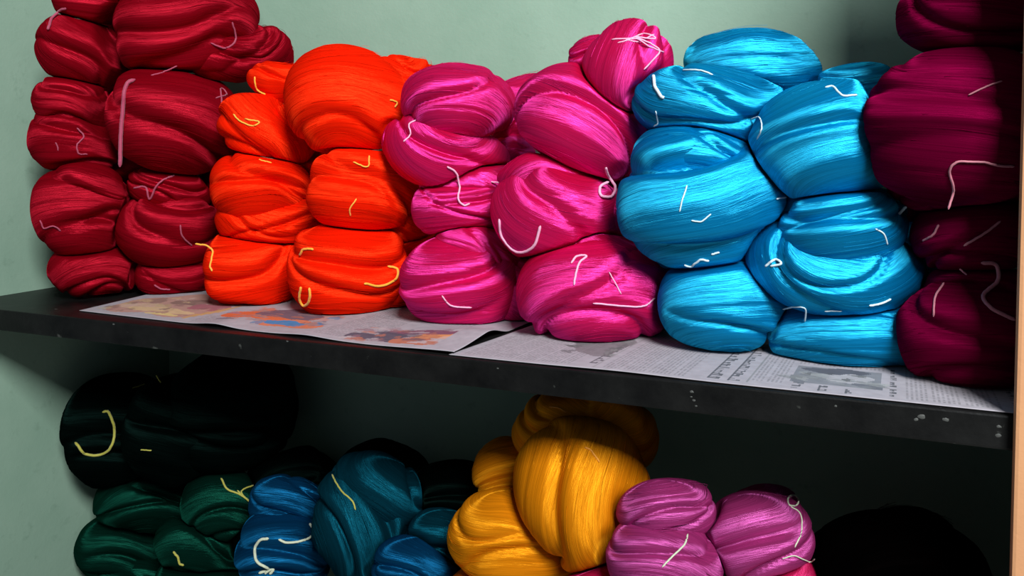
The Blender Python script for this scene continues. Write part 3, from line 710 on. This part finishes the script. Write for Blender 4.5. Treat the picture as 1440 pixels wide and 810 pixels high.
# the picture page under the crimson, orange and first pink stacks
fl, fr, br, bl = (-1.122, 0.034), (-0.522, 0.007), (-0.50, 0.34), (-1.17, 0.37)
n, m_, Ls, Ws = 300, 150, 0.60, 0.33
G, blk, ell, text, head = page(n, m_, Ls, Ws, 3)
skin, brown, tan = (0.42, 0.24, 0.20), (0.20, 0.12, 0.10), (0.55, 0.38, 0.22)
ell(0.10, 0.085, 0.085, 0.075, skin); ell(0.07, 0.06, 0.05, 0.02, (0.50, 0.33, 0.25)); ell(0.12, 0.11, 0.04, 0.02, brown, 0.8); ell(0.11, 0.05, 0.06, 0.014, tan)
ell(0.13, 0.03, 0.03, 0.007, (0.60, 0.45, 0.20)); ell(0.16, 0.10, 0.03, 0.03, (0.34, 0.12, 0.14)); ell(0.05, 0.10, 0.02, 0.02, brown, 0.6)
for q in range(5): blk(0.175 + q * 0.004, 0.182 + q * 0.004, 0.02 + q * 0.012, 0.05 + q * 0.018, (0.50, 0.28, 0.10), 0.8)
ell(0.27, 0.075, 0.06, 0.03, (0.60, 0.13, 0.05)); ell(0.30, 0.10, 0.05, 0.03, (0.16, 0.10, 0.13)); ell(0.335, 0.05, 0.05, 0.022, (0.55, 0.18, 0.10)); ell(0.325, 0.052, 0.032, 0.013, (0.06, 0.22, 0.45)); ell(0.365, 0.06, 0.014, 0.010, (0.08, 0.25, 0.45))
text(0.20, 0.25, 0.012, 0.05); text(0.395, 0.47, 0.015, 0.20); text(0.40, 0.55, 0.13, 0.32)
ell(0.485, 0.035, 0.05, 0.022, (0.10, 0.09, 0.12)); ell(0.53, 0.03, 0.03, 0.018, (0.45, 0.16, 0.10)); ell(0.545, 0.055, 0.025, 0.015, (0.60, 0.25, 0.10)); ell(0.52, 0.07, 0.05, 0.012, (0.20, 0.08, 0.12))
prng = np.random.default_rng(11)                     # printed photographs: broken tones
for (x0, x1, y0, y1, tones) in ((0.02, 0.185, 0.02, 0.155, (skin, brown, tan, (0.50, 0.36, 0.32), (0.30, 0.16, 0.15), (0.42, 0.34, 0.14))), (0.215, 0.375, 0.035, 0.125, ((0.55, 0.15, 0.07), (0.14, 0.09, 0.12), (0.34, 0.20, 0.18), (0.10, 0.20, 0.34))),
                             (0.44, 0.565, 0.015, 0.085, ((0.09, 0.08, 0.11), (0.40, 0.15, 0.10), (0.24, 0.13, 0.16), (0.45, 0.40, 0.42)))):
    for q in range(46):
        ell(prng.uniform(x0, x1), prng.uniform(y0, y1), prng.uniform(0.003, 0.016), prng.uniform(0.002, 0.010), tones[int(prng.integers(len(tones)))], prng.uniform(0.3, 0.8), 0.25)
ell(0.325, 0.052, 0.030, 0.012, (0.06, 0.20, 0.40), 0.85)
blk(0.565, 0.60, 0, 0.33, PAPER_C)
def lift1(s, t):
    return 0.0005 + 0.012 * sm((s - 0.80) / 0.20) * (0.25 + 0.75 * sm(t * 3)) * (1 - sm((t - 0.22) / 0.2)) + 0.0035 * np.exp(-((s - 0.42 - 0.1 * t) / 0.05) ** 2) * (1 - sm(t * 2)) + 0.0025 * np.exp(-((s - 0.66) / 0.06) ** 2) * (1 - sm(t * 2.5))
sheet('newspaper', 'colour picture newspaper with a curled edge, under the orange yarn', (fl, fr, br, bl), n, m_, G, lift1, 2)
# the text page under the other stacks
fl, fr, br, bl = (-0.527, 0.0045), (0.098, 0.0045), (0.098, 0.36), (-0.47, 0.37)
n, m_, Ls, Ws = 320, 180, 0.62, 0.36
G, blk, ell, text, head = page(n, m_, Ls, Ws, 5)
text(0.012, 0.135, 0.010, 0.30); head(0.150, 0.158, 0.02, 0.13); text(0.168, 0.25, 0.008, 0.33)
ell(0.13, 0.105, 0.03, 0.05, (0.16, 0.14, 0.15), 0.8); ell(0.10, 0.12, 0.014, 0.02, (0.12, 0.11, 0.12), 0.8)
blk(0.1585, 0.1600, 0.005, 0.33, (0.25, 0.25, 0.25), 0.6)
head(0.272, 0.284, 0.012, 0.16); head(0.290, 0.302, 0.010, 0.17); blk(0.308, 0.3092, 0.01, 0.2, (0.2, 0.2, 0.2), 0.7); text(0.312, 0.34, 0.02, 0.2)
blk(0.345, 0.425, 0.030, 0.095, (0.20, 0.20, 0.22)); ell(0.385, 0.083, 0.030, 0.014, (0.10, 0.10, 0.12)); ell(0.395, 0.060, 0.024, 0.018, (0.36, 0.34, 0.36)); ell(0.415, 0.040, 0.014, 0.010, (0.14, 0.14, 0.16)); ell(0.352, 0.045, 0.008, 0.02, (0.16, 0.16, 0.18))
for q in range(30): ell(prng.uniform(0.345, 0.425), prng.uniform(0.03, 0.095), prng.uniform(0.003, 0.012), prng.uniform(0.002, 0.008), (prng.uniform(0.05, 0.36),) * 3, prng.uniform(0.3, 0.8), 0.25)
for q in range(24): ell(prng.uniform(0.09, 0.16), prng.uniform(0.06, 0.15), prng.uniform(0.003, 0.010), prng.uniform(0.003, 0.010), (prng.uniform(0.06, 0.30),) * 3, prng.uniform(0.3, 0.7), 0.25)
head(0.348, 0.358, 0.006, 0.026); head(0.372, 0.382, 0.006, 0.026); head(0.396, 0.402, 0.006, 0.022)
text(0.345, 0.43, 0.105, 0.3); head(0.432, 0.438, 0.01, 0.11); text(0.445, 0.52, 0.008, 0.33); head(0.528, 0.536, 0.02, 0.10); head(0.541, 0.548, 0.02, 0.12); text(0.555, 0.612, 0.008, 0.33)
def lift2(s, t): return 0.0004 + 0.0012 * np.exp(-((s - 0.3) / 0.1) ** 2) * (1 - sm(t * 2))
sheet('newspaper', 'black and white text newspaper under the turquoise yarn', (fl, fr, br, bl), n, m_, G, lift2, 2)
